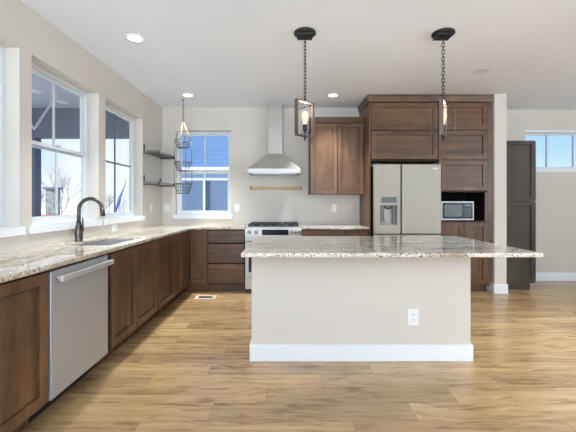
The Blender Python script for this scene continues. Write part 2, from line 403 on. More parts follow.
def transom():
    x0, x1, z0, z1 = TW
    r = bpy.data.objects.new('window_5', None); COL.objects.link(r); r.location = ((x0+x1)/2, DR+.1, z0); struct(r)
    ya, yb = DR+.06, DR+.12; fw = .035
    f = MB().box(x0, x0+fw, ya, yb, z0, z1, .003).box(x1-fw, x1, ya, yb, z0, z1, .003).box(x0+fw, x1-fw, ya, yb, z1-fw, z1, .003).box(x0+fw, x1-fw, ya, yb, z0, z0+fw, .003)
    f.build('window_frame', 'vinyl', r)
    MB().box(x0+fw, x1-fw, DR+.087, DR+.093, z0+fw, z1-fw).build('pane', 'glass', r)
    m = MB()
    for i in range(4):
        x = 4.24+.433*i; m.box(x-.008, x+.008, DR+.08, DR+.10, z0+fw, z1-fw)
    m.build('muntin', 'slate_ceiling', r)
    MB().box(x0-.02, x1+.02, DR-.012, DR-.0005, z0-.05, z0+.004, .003).box(x0+.001, x1-.001, DR-.012, DR+.06, z0, z0+.010).build('window_sill', 'trim', r)
    MB().box(x0-.02, x1+.02, DR-.012, DR-.0005, z1-.004, z1+.03, .003).build('window_head', 'trim', r)
transom()

# ------------------------------------------------------------------ base cabinets
XD = -1.349; XC = XD-.021; YD = 4.73; YC = YD+.021; CT = .882; TK = .115
DZ0, DZ1 = .135, .868
def left_cabinet(name, label, y0, y1, doors, open_top=False):
    r = thing(name, label, 'cabinet', ((W+XC)/2, (y0+y1)/2, 0), 'base cabinets along the window wall')
    if open_top:
        MB().box(W+.003, XC-.0005, y0, y0+.018, TK, CT).box(W+.003, XC-.0005, y1-.018, y1, TK, CT).box(W+.003, XC-.0005, y0+.018, y1-.018, TK, TK+.018).box(W+.003, W+.015, y0+.018, y1-.018, TK+.018, CT).box(XC-.019, XC-.0005, y0+.018, y1-.018, TK+.018, CT).build('carcass', 'wood_z', r)
    else: MB().box(W+.003, XC-.0005, y0, y1, TK, CT, .001).build('carcass', 'wood_z', r)
    MB().box(W+.003, XC-.092, y0+.001, y1-.001, 0, TK-.0005).build('toe_kick', 'wood_x', r)
    MB().box(XC-.0004, XC+.001, y0+.004, y1-.004, TK+.004, CT-.003).build('frame_and_gap_shade', 'cavity_shade', r)  # thin dark sheet, paints the shade seen between the doors
    for (a, b_) in doors: shaker(MB(), 'L', XC, a, b_, DZ0, DZ1).build('door', 'wood_z', r)
    return r
left_cabinet('base_cabinet', 'nearest dark wood base cabinet, left of the steel dishwasher', .95, 1.925, [(.96, 1.43), (1.44, 1.92)])
left_cabinet('sink_cabinet', 'dark wood two-door base cabinet under the sink, right of the dishwasher', 2.602, 3.535, [(2.612, 3.052), (3.062, 3.53)], True)
left_cabinet('base_cabinet', 'narrow single-door dark wood base cabinet between sink cabinet and corner cabinet', 3.539, 4.056, [(3.548, 4.05)])
# corner unit
r = thing('corner_cabinet', 'dark wood corner base cabinet where the window-wall run meets the back run', 'cabinet', (-1.66, 5.0, 0))
m = MB(); L = [(W+.003, 4.06), (XC, 4.06), (XC, YC), (-1.109, YC), (-1.109, D-.003), (W+.003, D-.003)]
m.add([(x, y, TK) for x, y in L]+[(x, y, CT) for x, y in L], [tuple(range(5, -1, -1)), tuple(range(6, 12))]+[(i, (i+1) % 6, 6+(i+1) % 6, 6+i) for i in range(6)])
m.build('carcass', 'wood_z', r)
L = [(W+.003, 4.061), (XC-.092, 4.061), (XC-.092, YC+.085), (-1.11, YC+.085), (-1.11, D-.003), (W+.003, D-.003)]
m = MB(); m.add([(x, y, 0) for x, y in L]+[(x, y, TK-.0005) for x, y in L], [tuple(range(5, -1, -1)), tuple(range(6, 12))]+[(i, (i+1) % 6, 6+(i+1) % 6, 6+i) for i in range(6)])
m.build('toe_kick', 'wood_x', r)
shaker(MB(), 'L', XC, 4.065, 4.388, DZ0, DZ1, st=.05).build('door', 'wood_z', r)
shaker(MB(), 'L', XC, 4.395, 4.728, DZ0, DZ1, st=.05).build('door', 'wood_z', r)
shaker(MB(), 'B', YC, XD+.004, -1.116, DZ0, DZ1, st=.05).build('door', 'wood_z', r)
# drawer bank left of the range
r = thing('drawer_cabinet', 'dark wood three-drawer base cabinet left of the range', 'cabinet', (-.845, 5.05, 0))
MB().box(-1.105, -.588, YC+.0005, D-.003, TK, CT, .001).build('carcass', 'wood_z', r)
MB().box(-1.104, -.589, YC+.085, D-.003, 0, TK-.0005).build('toe_kick', 'wood_x', r)
MB().box(-1.104, -.589, YC-.001, YC+.0004, TK+.004, CT-.003).build('frame_and_gap_shade', 'cavity_shade', r)  # dark sheet painting the shade in the gaps between drawers
for z0, z1 in ((.70, .868), (.42, .682), (.135, .402)):
    MB().box(-1.098, -.594, YD, YC, z0, z1, .004).build('drawer', 'wood_x', r)
# right of the range
r = thing('base_cabinet', 'dark wood base cabinet between the range and the refrigerator', 'cabinet', (.68, 5.05, 0))
MB().box(.205, 1.143, YC+.0005, D-.003, TK, CT, .001).build('carcass', 'wood_z', r)
MB().box(.206, 1.142, YC+.085, D-.003, 0, TK-.0005).build('toe_kick', 'wood_x', r)
MB().box(.206, 1.142, YC-.001, YC+.0004, TK+.004, CT-.003).build('frame_and_gap_shade', 'cavity_shade', r)  # dark sheet behind drawers and doors, gap shade put into its colour
for a, b_ in ((.212, .80), (.81, 1.138)):
    MB().box(a, b_, YD, YC, .70, .868, .004).build('drawer', 'wood_x', r)
    shaker(MB(), 'B', YC, a, b_, DZ0, .682).build('door', 'wood_z', r)

# ------------------------------------------------------------------ counters
GZ0, GZ1 = .884, .914
SK = (-1.80, -1.43, 2.74, 3.40)   # sink cutout
def slab(pts, holes, z0, z1, name, mat, origin, bev=.005):
    """extruded polygon built from rectangles sharing edges, then bevelled on its outline"""
    b_ = bmesh.new(); vs = {}
    def V(x, y):
        k = (round(x, 4), round(y, 4))
        if k not in vs: vs[k] = b_.verts.new((x, y, z1))
        return vs[k]
    for (x0, x1, y0, y1) in pts: b_.faces.new([V(x0, y0), V(x1, y0), V(x1, y1), V(x0, y1)])
    r_ = bmesh.ops.extrude_face_region(b_, geom=list(b_.faces))
    bmesh.ops.translate(b_, verts=[g for g in r_['geom'] if isinstance(g, bmesh.types.BMVert)], vec=(0, 0, z0-z1))
    bmesh.ops.recalc_face_normals(b_, faces=b_.faces)
    es = [e_ for e_ in b_.edges if len(e_.link_faces) == 2 and e_.calc_face_angle() > 1.0]
    bmesh.ops.bevel(b_, geom=es, offset=bev, segments=2, affect='EDGES', profile=.5)
    m = MB(); m.merge(b_); return m.build(name, mat, None, origin)
xs = [W+.002, SK[0], SK[1], XD+.024]; ys = [.94, SK[2], SK[3], YD-.018, D-.002]
rects = []
for i in range(3):
    for j in range(4):
        if i == 1 and j == 1: continue
        rects.append((xs[i], xs[i+1], ys[j], ys[j+1]))
rects.append((xs[3], -.585, ys[3], ys[4]))
tag(slab(rects, None, GZ0, GZ1, 'corner_countertop', 'granite', (-1.65, 3, GZ0)), 'long L-shaped speckled granite countertop running under the windows to the range', 'countertop')
tag(slab([(.203, 1.143, YD-.018, D-.002)], None, GZ0, GZ1, 'countertop', 'granite_x', (.68, 5.05, GZ0)), 'short granite countertop between the range and the refrigerator', 'countertop')

# sink
r = thing('sink', 'undermount stainless steel sink set into the granite under the windows', 'sink', (-1.615, 3.07, .70))
x0, x1, y0, y1 = SK; x0 -= .006; x1 += .006; y0 -= .006; y1 += .006; zt = GZ0-.002; zb = .70; tw = .004
m = MB(); m.box(x0, x0+tw, y0, y1, zb, zt).box(x1-tw, x1, y0, y1, zb, zt).box(x0+tw, x1-tw, y0, y0+tw, zb, zt).box(x0+tw, x1-tw, y1-tw, y1, zb, zt).box(x0, x1, y0, y1, zb-.005, zb, .001)
m.build('basin', 'steel_y', r)
MB().lathe((-1.62, 3.07, zb), [(.045, 0), (.045, .004), (.03, .004), (.03, .001)], 20).build('drain', 'chrome', r)
# faucet
fx, fy = -1.868, 3.05
r = thing('faucet', 'dark bronze gooseneck pull-down faucet behind the sink', 'faucet', (fx, fy, GZ1))
MB().lathe((fx, fy, GZ1), [(.031, 0), (.033, .006), (.030, .015), (.033, .05), (.034, .085), (.028, .125), (.021, .155), (.019, .18)], 24).build('base', 'bronze', r)
pts = [(fx, fy, GZ1+.17), (fx, fy, GZ1+.24)]; R = .105
for i in range(15):
    a_ = PI-(PI*.93)*i/14; pts.append((fx+R+R*math.cos(a_), fy, GZ1+.275+R*math.sin(a_)))
ex, ez = pts[-1][0], pts[-1][2]
MB().tube(pts, .0165, 14).build('spout', 'bronze', r)
MB().tube([(ex, fy, ez+.004), (ex+.004, fy, ez-.03), (ex+.010, fy, ez-.075)], [.0165, .019, .021], 14).build('spray_head', 'bronze', r)
MB().tube([(fx+.02, fy-.012, GZ1+.095), (fx+.048, fy-.016, GZ1+.10)], .013, 12).build('handle_hub', 'bronze', r)
MB().tube([(fx+.044, fy-.016, GZ1+.09), (fx+.048, fy-.018, GZ1+.15), (fx+.046, fy-.020, GZ1+.21)], [.010, .008, .006], 10).build('handle', 'bronze', r)

# ------------------------------------------------------------------ dishwasher
r = thing('dishwasher', 'stainless steel dishwasher with a bar handle in the window-wall run', 'dishwasher', (-1.66, 2.26, 0))
MB().box(W+.05, XC-.006, 1.94, 2.585, .118, .872).build('body', 'black', r)
MB().box(W+.05, XC-.10, 1.94, 2.585, 0, .1175).build('toe_kick', 'black', r)
d = MB().box(XC-.004, XD+.004, 1.938, 2.553, .128, .866, .004).build('door', 'steel_pale', r)
h = MB().box(XD+.034, XD+.060, 1.955, 2.54, .802, .836, .006)
h.box(XD+.004, XD+.036, 1.985, 2.012, .811, .829, .003).box(XD+.004, XD+.036, 2.488, 2.515, .811, .829, .003)
h.build('handle', 'chrome', d)
MB().box(XC-.003, XD-.002, 2.5545, 2.562, .135, .866).build('seal', 'plastic_white', r)

# ------------------------------------------------------------------ range
r = thing('gas_range', 'stainless steel slide-in gas range with black cooktop grates', 'range', (-.19, 5.0, 0))
gx0, gx1 = -.580, .198; gy = 4.70
MB().box(gx0+.002, gx1-.002, gy+.012, D-.02, .06, .905, .002).build('body', 'steel_x', r)
MB().box(gx0+.02, gx1-.02, gy+.05, D-.05, 0, .06).build('plinth', 'black', r)
MB().box(gx0, gx1, gy+.006, D-.015, .9055, .920, .004).build('cooktop', 'steel_x', r)
cp = MB(); cp.loft([(gx0, gy-.012, .795), (gx1, gy-.012, .795), (gx1, gy+.0115, .795), (gx0, gy+.0115, .795)], [(gx0, gy+.0, .9045), (gx1, gy, .9045), (gx1, gy+.0115, .9045), (gx0, gy+.0115, .9045)])
cp = cp.build('control_panel', 'steel_x', r)
MB().box(-.345, .02, gy-.018, gy-.0065, .812, .886, .003).build('display', 'glass_black', cp)
m = MB()
for i in range(9):
    for j in range(3): m.box(-.315+i*.036, -.301+i*.036, gy-.019, gy-.0182, .826+j*.018, .832+j*.018)
m.b.free()
for x in (-.525, -.425, .065, .118, .170):
    k = MB().tube([(x, gy-.004, .848), (x, gy-.026, .846), (x, gy-.044, .844)], [.029, .025, .023], 18); k.build('knob', 'steel_z', cp)
od = MB().box(gx0+.003, gx1-.003, gy-.01, gy+.011, .232, .788, .004).build('oven_door', 'steel_x', r)
MB().box(gx0+.05, gx1-.05, gy-.014, gy-.0105, .30, .64, .003).build('oven_window', 'glass_black', od)
MB().tube([(gx0+.03, gy-.055, .735), (gx1-.03, gy-.055, .735)], .013, 12).box(gx0+.05, gx0+.075, gy-.05, gy-.01, .725, .745).box(gx1-.075, gx1-.05, gy-.05, gy-.01, .725, .745).build('handle', 'chrome', od)
MB().box(gx0+.003, gx1-.003, gy-.008, gy+.011, .07, .222, .004).build('drawer', 'steel_x', r)
MB().box(gx0+.03, gx1-.03, gy+.06, D-.07, .920, .924, .001).build('burner_tray', 'black', r)
for i in range(3):
    a = gx0+.035+i*.238; b_ = a+.228; m = MB()
    y0, y1 = gy+.07, D-.08
    for yy in (y0, (y0+y1)/2, y1): m.box(a, b_, yy-.007, yy+.007, .945, .958, .002)
    for xx in (a+.007, (a+b_)/2, b_-.007): m.box(xx-.007, xx+.007, y0, y1, .945, .958, .002)
    for xx in (a+.007, b_-.007):
        for yy in (y0, y1): m.box(xx-.007, xx+.007, yy-.007, yy+.007, .924, .946)
    m.build('grate', 'iron', r)
for x, y in ((-.44, 4.92), (-.44, 5.17), (-.19, 5.04), (.06, 4.92), (.06, 5.17)):
    MB().lathe((x, y, .924), [(.045, 0), (.045, .008), (.034, .010), (.034, .018), (.004, .019)], 18).build('burner', 'iron', r)

# ------------------------------------------------------------------ hood
r = thing('range_hood', 'stainless steel chimney range hood on the back wall above the range', 'range hood', (-.19, 5.2, 1.683))
hx0, hx1 = -.563, .193; hy0, hy1 = 4.87, D-.001
MB().box(hx0, hx1, hy0, hy1, 1.683, 1.748, .003).build('rim', 'steel_x', r)
cx0, cx1, cy0 = -.284, -.070, 5.16
MB().loft([(hx0+.002, hy0+.002, 1.7485), (hx1-.002, hy0+.002, 1.7485), (hx1-.002, hy1, 1.7485), (hx0+.002, hy1, 1.7485)], [(cx0-.01, cy0-.01, 2.0), (cx1+.01, cy0-.01, 2.0), (cx1+.01, hy1, 2.0), (cx0-.01, hy1, 2.0)]).build('canopy', 'steel_x', r)
MB().box(cx0-.002, cx1+.002, cy0-.002, hy1, 2.0005, 2.40, .002).build('lower_chimney', 'steel_z', r)
MB().box(cx0+.002, cx1-.002, cy0+.002, hy1, 2.4005, HC-.002, .002).build('upper_chimney', 'steel_z', r)
m = MB()
for i in range(5): m.tube([(.02+i*.022, hy0-.004, 1.715), (.02+i*.022, hy0+.001, 1.715)], .006, 10)
m.build('button', 'chrome', r)
MB().box(hx0+.05, hx1-.05, hy0+.05, hy1-.05, 1.678, 1.683).build('filter', 'steel_y', r)

# wooden rail under the hood
m = MB()
zc = 1.489; n = 24; prof = []
for i in range(n+1):
    u = i/n; x = -.568+.797*u
    nar = 1/(1+math.exp(-(u-.27)*55))*1/(1+math.exp((u-.60)*55))
    prof.append((x, zc-.025+.002*nar, zc+.025-.014*nar))
vs = []
for x, a, b_ in prof: vs += [(x, D-.001, a), (x, D-.001, b_), (x, D-.030, b_-.003), (x, D-.030, a+.003)]
fs = []
for i in range(n):
    for k in range(4): fs.append((4*i+k, 4*i+(k+1) % 4, 4*i+4+(k+1) % 4, 4*i+4+k))
fs += [(0, 1, 2, 3), tuple(4*n+k for k in (3, 2, 1, 0))]
m.add(vs, fs)
r = thing('wall_rail', 'slim tan wooden rail with grey end caps on the wall under the hood', 'rail', (-.17, D, 1.468))
m.build('bar', 'pale_wood', r)
for x0, x1 in ((-.577, -.552), (.212, .238)): MB().box(x0, x1, D-.033, D-.0005, zc-.022, zc+.022, .004).build('end_cap', 'shelf_wood', r)

# ------------------------------------------------------------------ wall cabinet
r = thing('wall_cabinet', 'dark wood two-door wall cabinet between the hood and the refrigerator', 'cabinet', (.74, 5.2, 1.383))
uy = D-.33
MB().box(.335, 1.143, uy+.0215, D-.002, 1.383, 2.527, .001).build('carcass', 'wood_z', r)
MB().box(.335, 1.143, uy-.004, uy+.021, 2.440, 2.527, .002).build('fascia', 'wood_x', r)
MB().box(.337, 1.141, uy+.020, uy+.0214, 1.386, 2.438).build('frame_and_gap_shade', 'cavity_shade', r)  # dark sheet, painted shade for the gaps round these doors
shaker(MB(), 'B', uy+.021, .345, .742, 1.387, 2.432).build('door', 'wood_z', r)
shaker(MB(), 'B', uy+.021, .750, 1.137, 1.387, 2.432).build('door', 'wood_z', r)

# ------------------------------------------------------------------ tall units round the refrigerator
TZ = 2.66
r = thing('over_fridge_cabinet', 'dark wood cabinet over the refrigerator with its tall side panel', 'cabinet', (1.64, 5.05, 0))
MB().box(1.146, 1.164, YC-.02, D-.002, 0, TZ, .001).build('side_panel', 'wood_z', r)
MB().box(1.165, 2.109, YC+.0005, D-.002, 1.845, TZ, .001).build('carcass', 'wood_z', r)
MB().box(1.168, 2.108, YC-.001, YC+.0004, 1.85, TZ-.002).build('frame_and_gap_shade', 'cavity_shade', r)  # dark sheet whose colour gives the shade between the stacked doors
for z0, z1 in ((1.865, 2.258), (2.268, 2.648)): shaker(MB(), 'B', YC, 1.174, 2.10, z0, z1, st=.066).build('door', 'wood_x', r)
r = thing('pantry_cabinet', 'tall dark wood pantry cabinet with an open microwave niche', 'cabinet', (2.48, 5.05, 0))
px0, px1 = 2.1125, 2.851
m = MB(); m.box(px0, px0+.02, YC, D-.002, 0, TZ).box(px1-.02, px1, YC, D-.002, .14, TZ).box(px1-.02, px1, YC+.12, D-.002, 0, .14)
m.box(px0+.02, px1-.02, YC, D-.01, TZ-.02, TZ).box(px0+.02, px1-.02, YC, D-.01, 1.408, 1.428).box(px0+.02, px1-.02, YC, D-.01, .979, .999).box(px0+.02, px1-.02, YC, D-.01, .10, .12)
m.box(px0+.02, px1-.02, D-.01, D-.002, 0, TZ)
m.build('carcass', 'wood_z', r)
m = MB(); m.box(px0, px0+.036, YC-.02, YC, .12, TZ, .0015).box(px1-.056, px1, YC-.02, YC, .135, TZ, .0015).box(px1-.097, px1-.056, YC-.02, YC, .995, 1.41)
m.build('frame_and_gap_shade', 'wood_z', r)  # here the wooden face frame of the pantry
MB().box(px0+.021, px1-.021, YC+.085, YC+.10, 0, .10).build('toe_kick', 'wood_x', r)
MB().box(px0+.0205, px1-.0205, YC+.012, D-.012, .9995, 1.0035).box(px0+.0205, px1-.0205, YC+.012, D-.012, 1.4035, 1.4075).box(px0+.0205, px0+.024, YC+.012, D-.012, 1.0035, 1.4035).box(px1-.024, px1-.0205, YC+.012, D-.012, 1.0035, 1.4035).box(px0+.024, px1-.024, D-.016, D-.0125, 1.0035, 1.4035).build('niche_shade', 'cavity_shade', r)  # thin dark panels, the shade inside the niche put into their colour
a, b_ = px0+.038, px1-.058
MB().box(a-.0015, b_+.0015, YC-.001, YC+.0004, 1.412, TZ-.002).box(a-.0015, b_+.0015, YC-.001, YC+.0004, .122, .994).build('door_gap_shade', 'cavity_shade', r)  # dark sheets painting the shade in the pantry door gaps
for z0, z1 in ((2.273, 2.648), (1.855, 2.265), (1.425, 1.847)): shaker(MB(), 'B', YC, a, b_, z0, z1, st=.066).build('door', 'wood_x', r)
shaker(MB(), 'B', YC, a, 2.464, .13, .983, st=.062).build('door', 'wood_z', r)
shaker(MB(), 'B', YC, 2.470, b_, .13, .983, st=.062).build('door', 'wood_z', r)
# crown
def crown(pts_in, z0, z1, out):
    pass
m = MB(); prof = [(.0, TZ+.001), (.008, TZ+.001), (.012, TZ+.03), (.028, TZ+.075), (.034, TZ+.08), (.034, HC-.002), (.0, HC-.002)]
xl, xr, yf, yb = 1.146, 2.851, YC-.021, D-.002
# front run and left return, mitred at the corner
ring0 = [(xl-o, yb, z) for o, z in prof]; ring1 = [(xl-o, yf-o, z) for o, z in prof]; ring2 = [(xr, yf-o, z) for o, z in prof]
vs = ring0+ring1+ring2; k = len(prof); fs = []
for a_ in (0, k):
    for i in range(k): fs.append((a_+i, a_+(i+1) % k, a_+k+(i+1) % k, a_+k+i))
fs += [tuple(range(k))[::-1], tuple(range(2*k, 3*k))]
m.add(vs, fs); tag(m.build('crown_molding', 'wood_x', None, (2, 5, TZ)), 'dark wood crown molding along the top of the tall cabinets', 'molding')

# refrigerator
r = thing('refrigerator', 'stainless steel refrigerator with a water dispenser in its left door', 'refrigerator', (1.64, 5.0, 0))
fx0, fx1, fyf = 1.190, 2.094, 4.62
MB().box(fx0+.006, fx1-.006, fyf+.085, D-.03, .03, 1.765, .004).build('body', 'iron', r)
MB().box(fx0+.03, fx1-.03, fyf+.10, D-.06, 0, .03).build('plinth', 'black', r)
gx = 1.553
# left door with the dispenser recess left open
ld = MB(); dx0, dx1, dz0, dz1 = 1.268, 1.495, .945, 1.225
ld.box(fx0, dx0, fyf, fyf+.08, .835, 1.780, .006).box(dx1, gx-.010, fyf, fyf+.08, .835, 1.780, .006)
ld.box(dx0-.006, dx1+.006, fyf, fyf+.08, dz1, 1.780, .0).box(dx0-.006, dx1+.006, fyf, fyf+.08, .835, dz0)
ld.box(dx0-.006, dx1+.006, fyf+.065, fyf+.08, dz0, dz1)
ld = ld.build('door', 'fridge_steel', r)
MB().box(dx0+.01, dx1-.005, fyf-.003, fyf+.001, 1.255, 1.335, .002).build('control_panel', 'screen_grey', ld)
m = MB().box(dx0, dx0+.022, fyf+.004, fyf+.064, dz0, dz1).box(dx1-.05, dx1, fyf+.03, fyf+.064, dz0, dz1).box(dx0+.022, dx1-.022, fyf+.004, fyf+.06, dz1-.02, dz1)
m.build('dispenser_recess', 'screen_grey', ld)
MB().box(dx0+.06, dx1-.085, fyf+.03, fyf+.06, dz0+.05, dz1-.06, .006).build('dispenser_paddle', 'steel_z', ld)
MB().box(dx0+.005, dx1-.005, fyf-.002, fyf+.06, dz0, dz0+.012, .002).build('drip_tray', 'steel_x', ld)
m = MB().tube([(dx0+.055, fyf+.012, dz1-.019), (dx0+.09, fyf+.008, dz1-.045), (dx1-.09, fyf+.008, dz1-.045), (dx1-.055, fyf+.012, dz1-.019)], .008, 8); m.build('nozzle', 'black', ld)
rd = MB().box(gx+.010, fx1, fyf, fyf+.08, .835, 1.780, .006).build('door', 'fridge_steel', r)
m = MB()
for i, wd in enumerate((.014, .014, .014)): m.box(1.985+i*.021, 1.985+i*.021+wd, fyf-.003, fyf-.0002, 1.715, 1.733, .001)
m.build('badge', 'plastic_white', rd)
dr = MB().box(fx0, fx1, fyf, fyf+.08, .05, .820, .006).build('drawer', 'fridge_steel', r)
MB().box(fx0+.006, fx1-.006, fyf+.03, fyf+.084, .8205, .8345).box(gx-.0095, gx+.0095, fyf+.03, fyf+.084, .835, 1.775).build('gasket', 'black', r)
MB().box(fx0+.02, fx0+.10, fyf+.01, fyf+.09, 1.7805, 1.80, .004).build('hinge_cover', 'black', r)
MB().box(fx1-.10, fx1-.02, fyf+.01, fyf+.09, 1.7805, 1.80, .004).build('hinge_cover', 'black', r)

# microwave
r = thing('microwave', 'small white-framed microwave oven inside the pantry niche', 'microwave', (2.39, 4.95, 1.0035))
mx0, mx1, my = 2.160, 2.620, 4.765
MB().box(mx0+.004, mx1-.004, my+.02, 5.16, 1.015, 1.272, .003).build('body', 'plastic_white', r)
for x in (mx0+.04, mx1-.06):
    for y in (my+.05, 5.10): MB().box(x, x+.02, y, y+.02, 1.0037, 1.0150).build('foot', 'rubber', r)
fr = MB().box(mx0, mx1, my, my+.0195, 1.013, 1.276, .004).build('door_frame', 'vinyl', r)
MB().box(mx0+.020, mx1-.018, my-.004, my-.0003, 1.034, 1.257, .002).build('door_glass', 'glass_black', fr)
MB().box(mx0+.045, mx0+.29, my-.0065, my-.0042, 1.062, 1.230, .001).build('window_screen', 'screen_grey', fr)
m = MB()
for i in range(4):
    for j in range(5): m.box(mx0+.325+i*.024, mx0+.341+i*.024, my-.006, my-.0042, 1.062+j*.026, 1.076+j*.026)
m.box(mx0+.325, mx0+.413, my-.006, my-.0042, 1.205, 1.232)
m.build('keypad', 'screen_grey', fr)

# dark tall cabinet behind the stub wall, its panelled end towards the kitchen
r = thing('tall_cabinet', 'tall grey-brown cabinet standing right of the white wall end', 'cabinet', (3.3, 5.2, 0))
ty = 4.91; tx0, tx1 = 3.052, 3.565
MB().box(tx0, tx1, ty+.0005, DR-.018, .10, 2.15, .001).build('carcass', 'dark_z', r)
MB().box(tx0, tx1-.055, ty+.001, DR-.018, 0, .0995).build('toe_kick', 'dark_z', r)
shaker(MB(), 'B', ty, tx0, tx1, 1.278, 2.15, t=.021, st=.052, rec=.015).build('end_panel', 'dark_z', r)
shaker(MB(), 'B', ty, tx0, tx1, .10, 1.268, t=.021, st=.052, rec=.015).build('end_panel', 'dark_z', r)
for z0, z1 in ((.12, 1.268), (1.278, 2.14)):
    shaker(MB(), 'L', tx1+.001, ty-.012, DR-.03, z0, z1, t=.02).build('door', 'dark_z', r)

# ------------------------------------------------------------------ island
r = thing('kitchen_island', 'freestanding beige kitchen island with white baseboard in front of the range', 'island', (.55, 3.15, 0))
ix0, ix1, iy0, iy1 = -.282, 1.462, 2.706, 3.47
MB().box(ix0, ix1, iy0, iy1, 0, CT, .003).build('body', 'wall', r)
MB().box(ix0-.015, ix1+.015, iy0-.015, iy0-.0005, 0, BH, .004).box(ix0-.015, ix0-.0005, iy0-.0005, iy1, 0, BH, .004).box(ix1+.0005, ix1+.015, iy0-.0005, iy1, 0, BH, .004).build('baseboard', 'trim', r)
tag(slab([(-.316, 1.755, 2.325, 3.51)], None, GZ0, GZ1, 'island_countertop', 'granite_x', (.7, 3, GZ0), .006), 'large polished granite slab overhanging the kitchen island', 'countertop')

# ------------------------------------------------------------------ outlets and switches
def outlet(name, label, c, face, wd=.075, ht=.118, kind='outlet', group=None):
    """face: 'B' plate on a wall facing -y, 'L' plate on the left wall"""
    r = thing(name, label, kind, c, group); cx_, cy_, cz = c
    def P(mb, u0, u1, n0, n1, z0, z1, bev=0):
        if face == 'B': return mb.box(cx_+u0, cx_+u1, cy_-n1, cy_-n0, cz+z0, cz+z1, bev)
        return mb.box(cx_+n0, cx_+n1, cy_+u0, cy_+u1, cz+z0, cz+z1, bev)
    pl = P(MB(), -wd/2, wd/2, .0005, .006, -ht/2, ht/2, .002).build('cover_plate', 'plastic_white', r)
    if kind == 'outlet':
        for s_ in (-1, 1):
            if ht > wd: rc = P(MB(), -.017, .017, .0062, .009, s_*.021-.016, s_*.021+.016, .003); off = (0, s_*.021)
            else: rc = P(MB(), s_*.021-.016, s_*.021+.016, .0062, .009, -.017, .017, .003); off = (s_*.021, 0)
            rc = rc.build('receptacle', 'plastic_white', r)
            m = MB()
            for q in (-1, 1): P(m, off[0]+q*.0065-.0012, off[0]+q*.0065+.0012, .0091, .0096, off[1]-.004, off[1]+.007)
            P(m, off[0]-.002, off[0]+.002, .0091, .0096, off[1]-.012, off[1]-.008)
            m.build('slot', 'slot', rc)
    else:
        P(MB(), -.016, .016, .0062, .010, -.033, .033, .003).build('rocker', 'plastic_white', r)
outlet('outlet', 'white outlet in the beige face of the island', ((413-287)/125.7, iy0, EYE-114.5/125.7), 'B', .085, .130)
outlet('light_switch', 'white switch on the left wall under the floating shelves', (W, 4.92, 1.19), 'L', kind='switch')
outlet('outlet', 'white outlet on the back wall between the corner and its window', (-1.90, D, 1.182), 'B')
outlet('outlet', 'white outlet on the back wall right of the window, left of the hood', (-.79, D, 1.174), 'B')
outlet('outlet', 'white outlet on the back wall under the wall cabinet', (.742, D, 1.174), 'B')
outlet('outlet', 'white horizontal outlet under the window right of the faucet', (W, 3.87, .972), 'L', .118, .075)

# ------------------------------------------------------------------ floating shelves
def shelf(z, label):
    r = thing('floating_shelf', label, 'shelf', (W, 5.0, z), 'floating corner shelves')
    MB().box(W+.008, W+.21, 4.645, 5.335, z, z+.036, .003).build('board', 'shelf_wood', r)
    for y in (4.672, 5.27):
        m = MB().box(W+.0005, W+.007, y-.018, y+.018, z-.010, z+.125, .002).box(W+.007, W+.215, y-.018, y+.018, z-.007, z-.0005, .001)
        m.box(W+.2105, W+.215, y-.018, y+.018, z-.0005, z+.04, .001)
        m.build('bracket', 'iron', r)
shelf(1.942, 'upper grey wooden shelf on black brackets in the back-left corner')
shelf(1.512, 'lower grey wooden shelf on black brackets in the back-left corner')

# ------------------------------------------------------------------ hanging basket
bx_, by_ = -1.507, 4.93
r = thing('hanging_basket', 'three-tier black wire hanging basket on tan rope before the back window', 'basket', (bx_, by_, 1.39))
MB().lathe((bx_, by_, HC), [(.016, -.0005), (.016, -.008), (.004, -.010)], 12).tube([(bx_, by_, HC-.006), (bx_, by_, HC-.05), (bx_+.012, by_, HC-.065), (bx_+.012, by_, HC-.08), (bx_, by_, HC-.092), (bx_-.010, by_, HC-.08)], .0035, 8).build('hook', 'wire', r)
MB().tube([(bx_, by_, HC-.085), (bx_+.003, by_, 2.55), (bx_, by_, 2.43)], .011, 10).build('rope', 'rope', r)
tiers = [(2.150, .118, .075, .10), (1.845, .120, .078, .125), (1.530, .124, .085, .140)]
def ringp(z, rr, n=28): return [(bx_+rr*math.cos(2*PI*k/n), by_+rr*math.sin(2*PI*k/n), z) for k in range(n)]
angs = [0, PI*.5, PI, PI*1.5]
for a_ in angs:
    MB().tube([(bx_, by_, 2.44), (bx_+.118*math.cos(a_), by_+.118*math.sin(a_), 2.150)], .0055, 8).build('hanging_cord', 'rope', r)
for ti, (z, r0, r1, h_) in enumerate(tiers):
    m = MB(); m.tube(ringp(z, r0), .005, 8, True)
    for q in (.33, .66): m.tube(ringp(z-h_*q, r0+(r1-r0)*q), .0022, 6, True)
    m.tube(ringp(z-h_, r1), .004, 8, True)
    m.tube(ringp(z-h_, r1*.5), .0022, 6, True)
    for k in range(20):
        a_ = 2*PI*k/20; c_, s_ = math.cos(a_), math.sin(a_)
        m.tube([(bx_+r0*c_, by_+r0*s_, z), (bx_+r1*c_, by_+r1*s_, z-h_)], .0022, 6)
    for k in range(5):
        a_ = PI*k/5; c_, s_ = math.cos(a_)*r1, math.sin(a_)*r1
        m.tube([(bx_-c_, by_-s_, z-h_), (bx_+c_, by_+s_, z-h_)], .0022, 6)
    m.build('wire_basket', 'wire', r)
    if ti < 2:
        zn, rn = tiers[ti+1][0], tiers[ti+1][1]
        for a_ in angs:
            c_, s_ = math.cos(a_), math.sin(a_)
            MB().tube([(bx_+(r0+.006)*c_, by_+(r0+.006)*s_, z), (bx_+(rn+.006)*c_, by_+(rn+.006)*s_, zn)], .0035, 6).build('hanger_wire', 'wire', r)

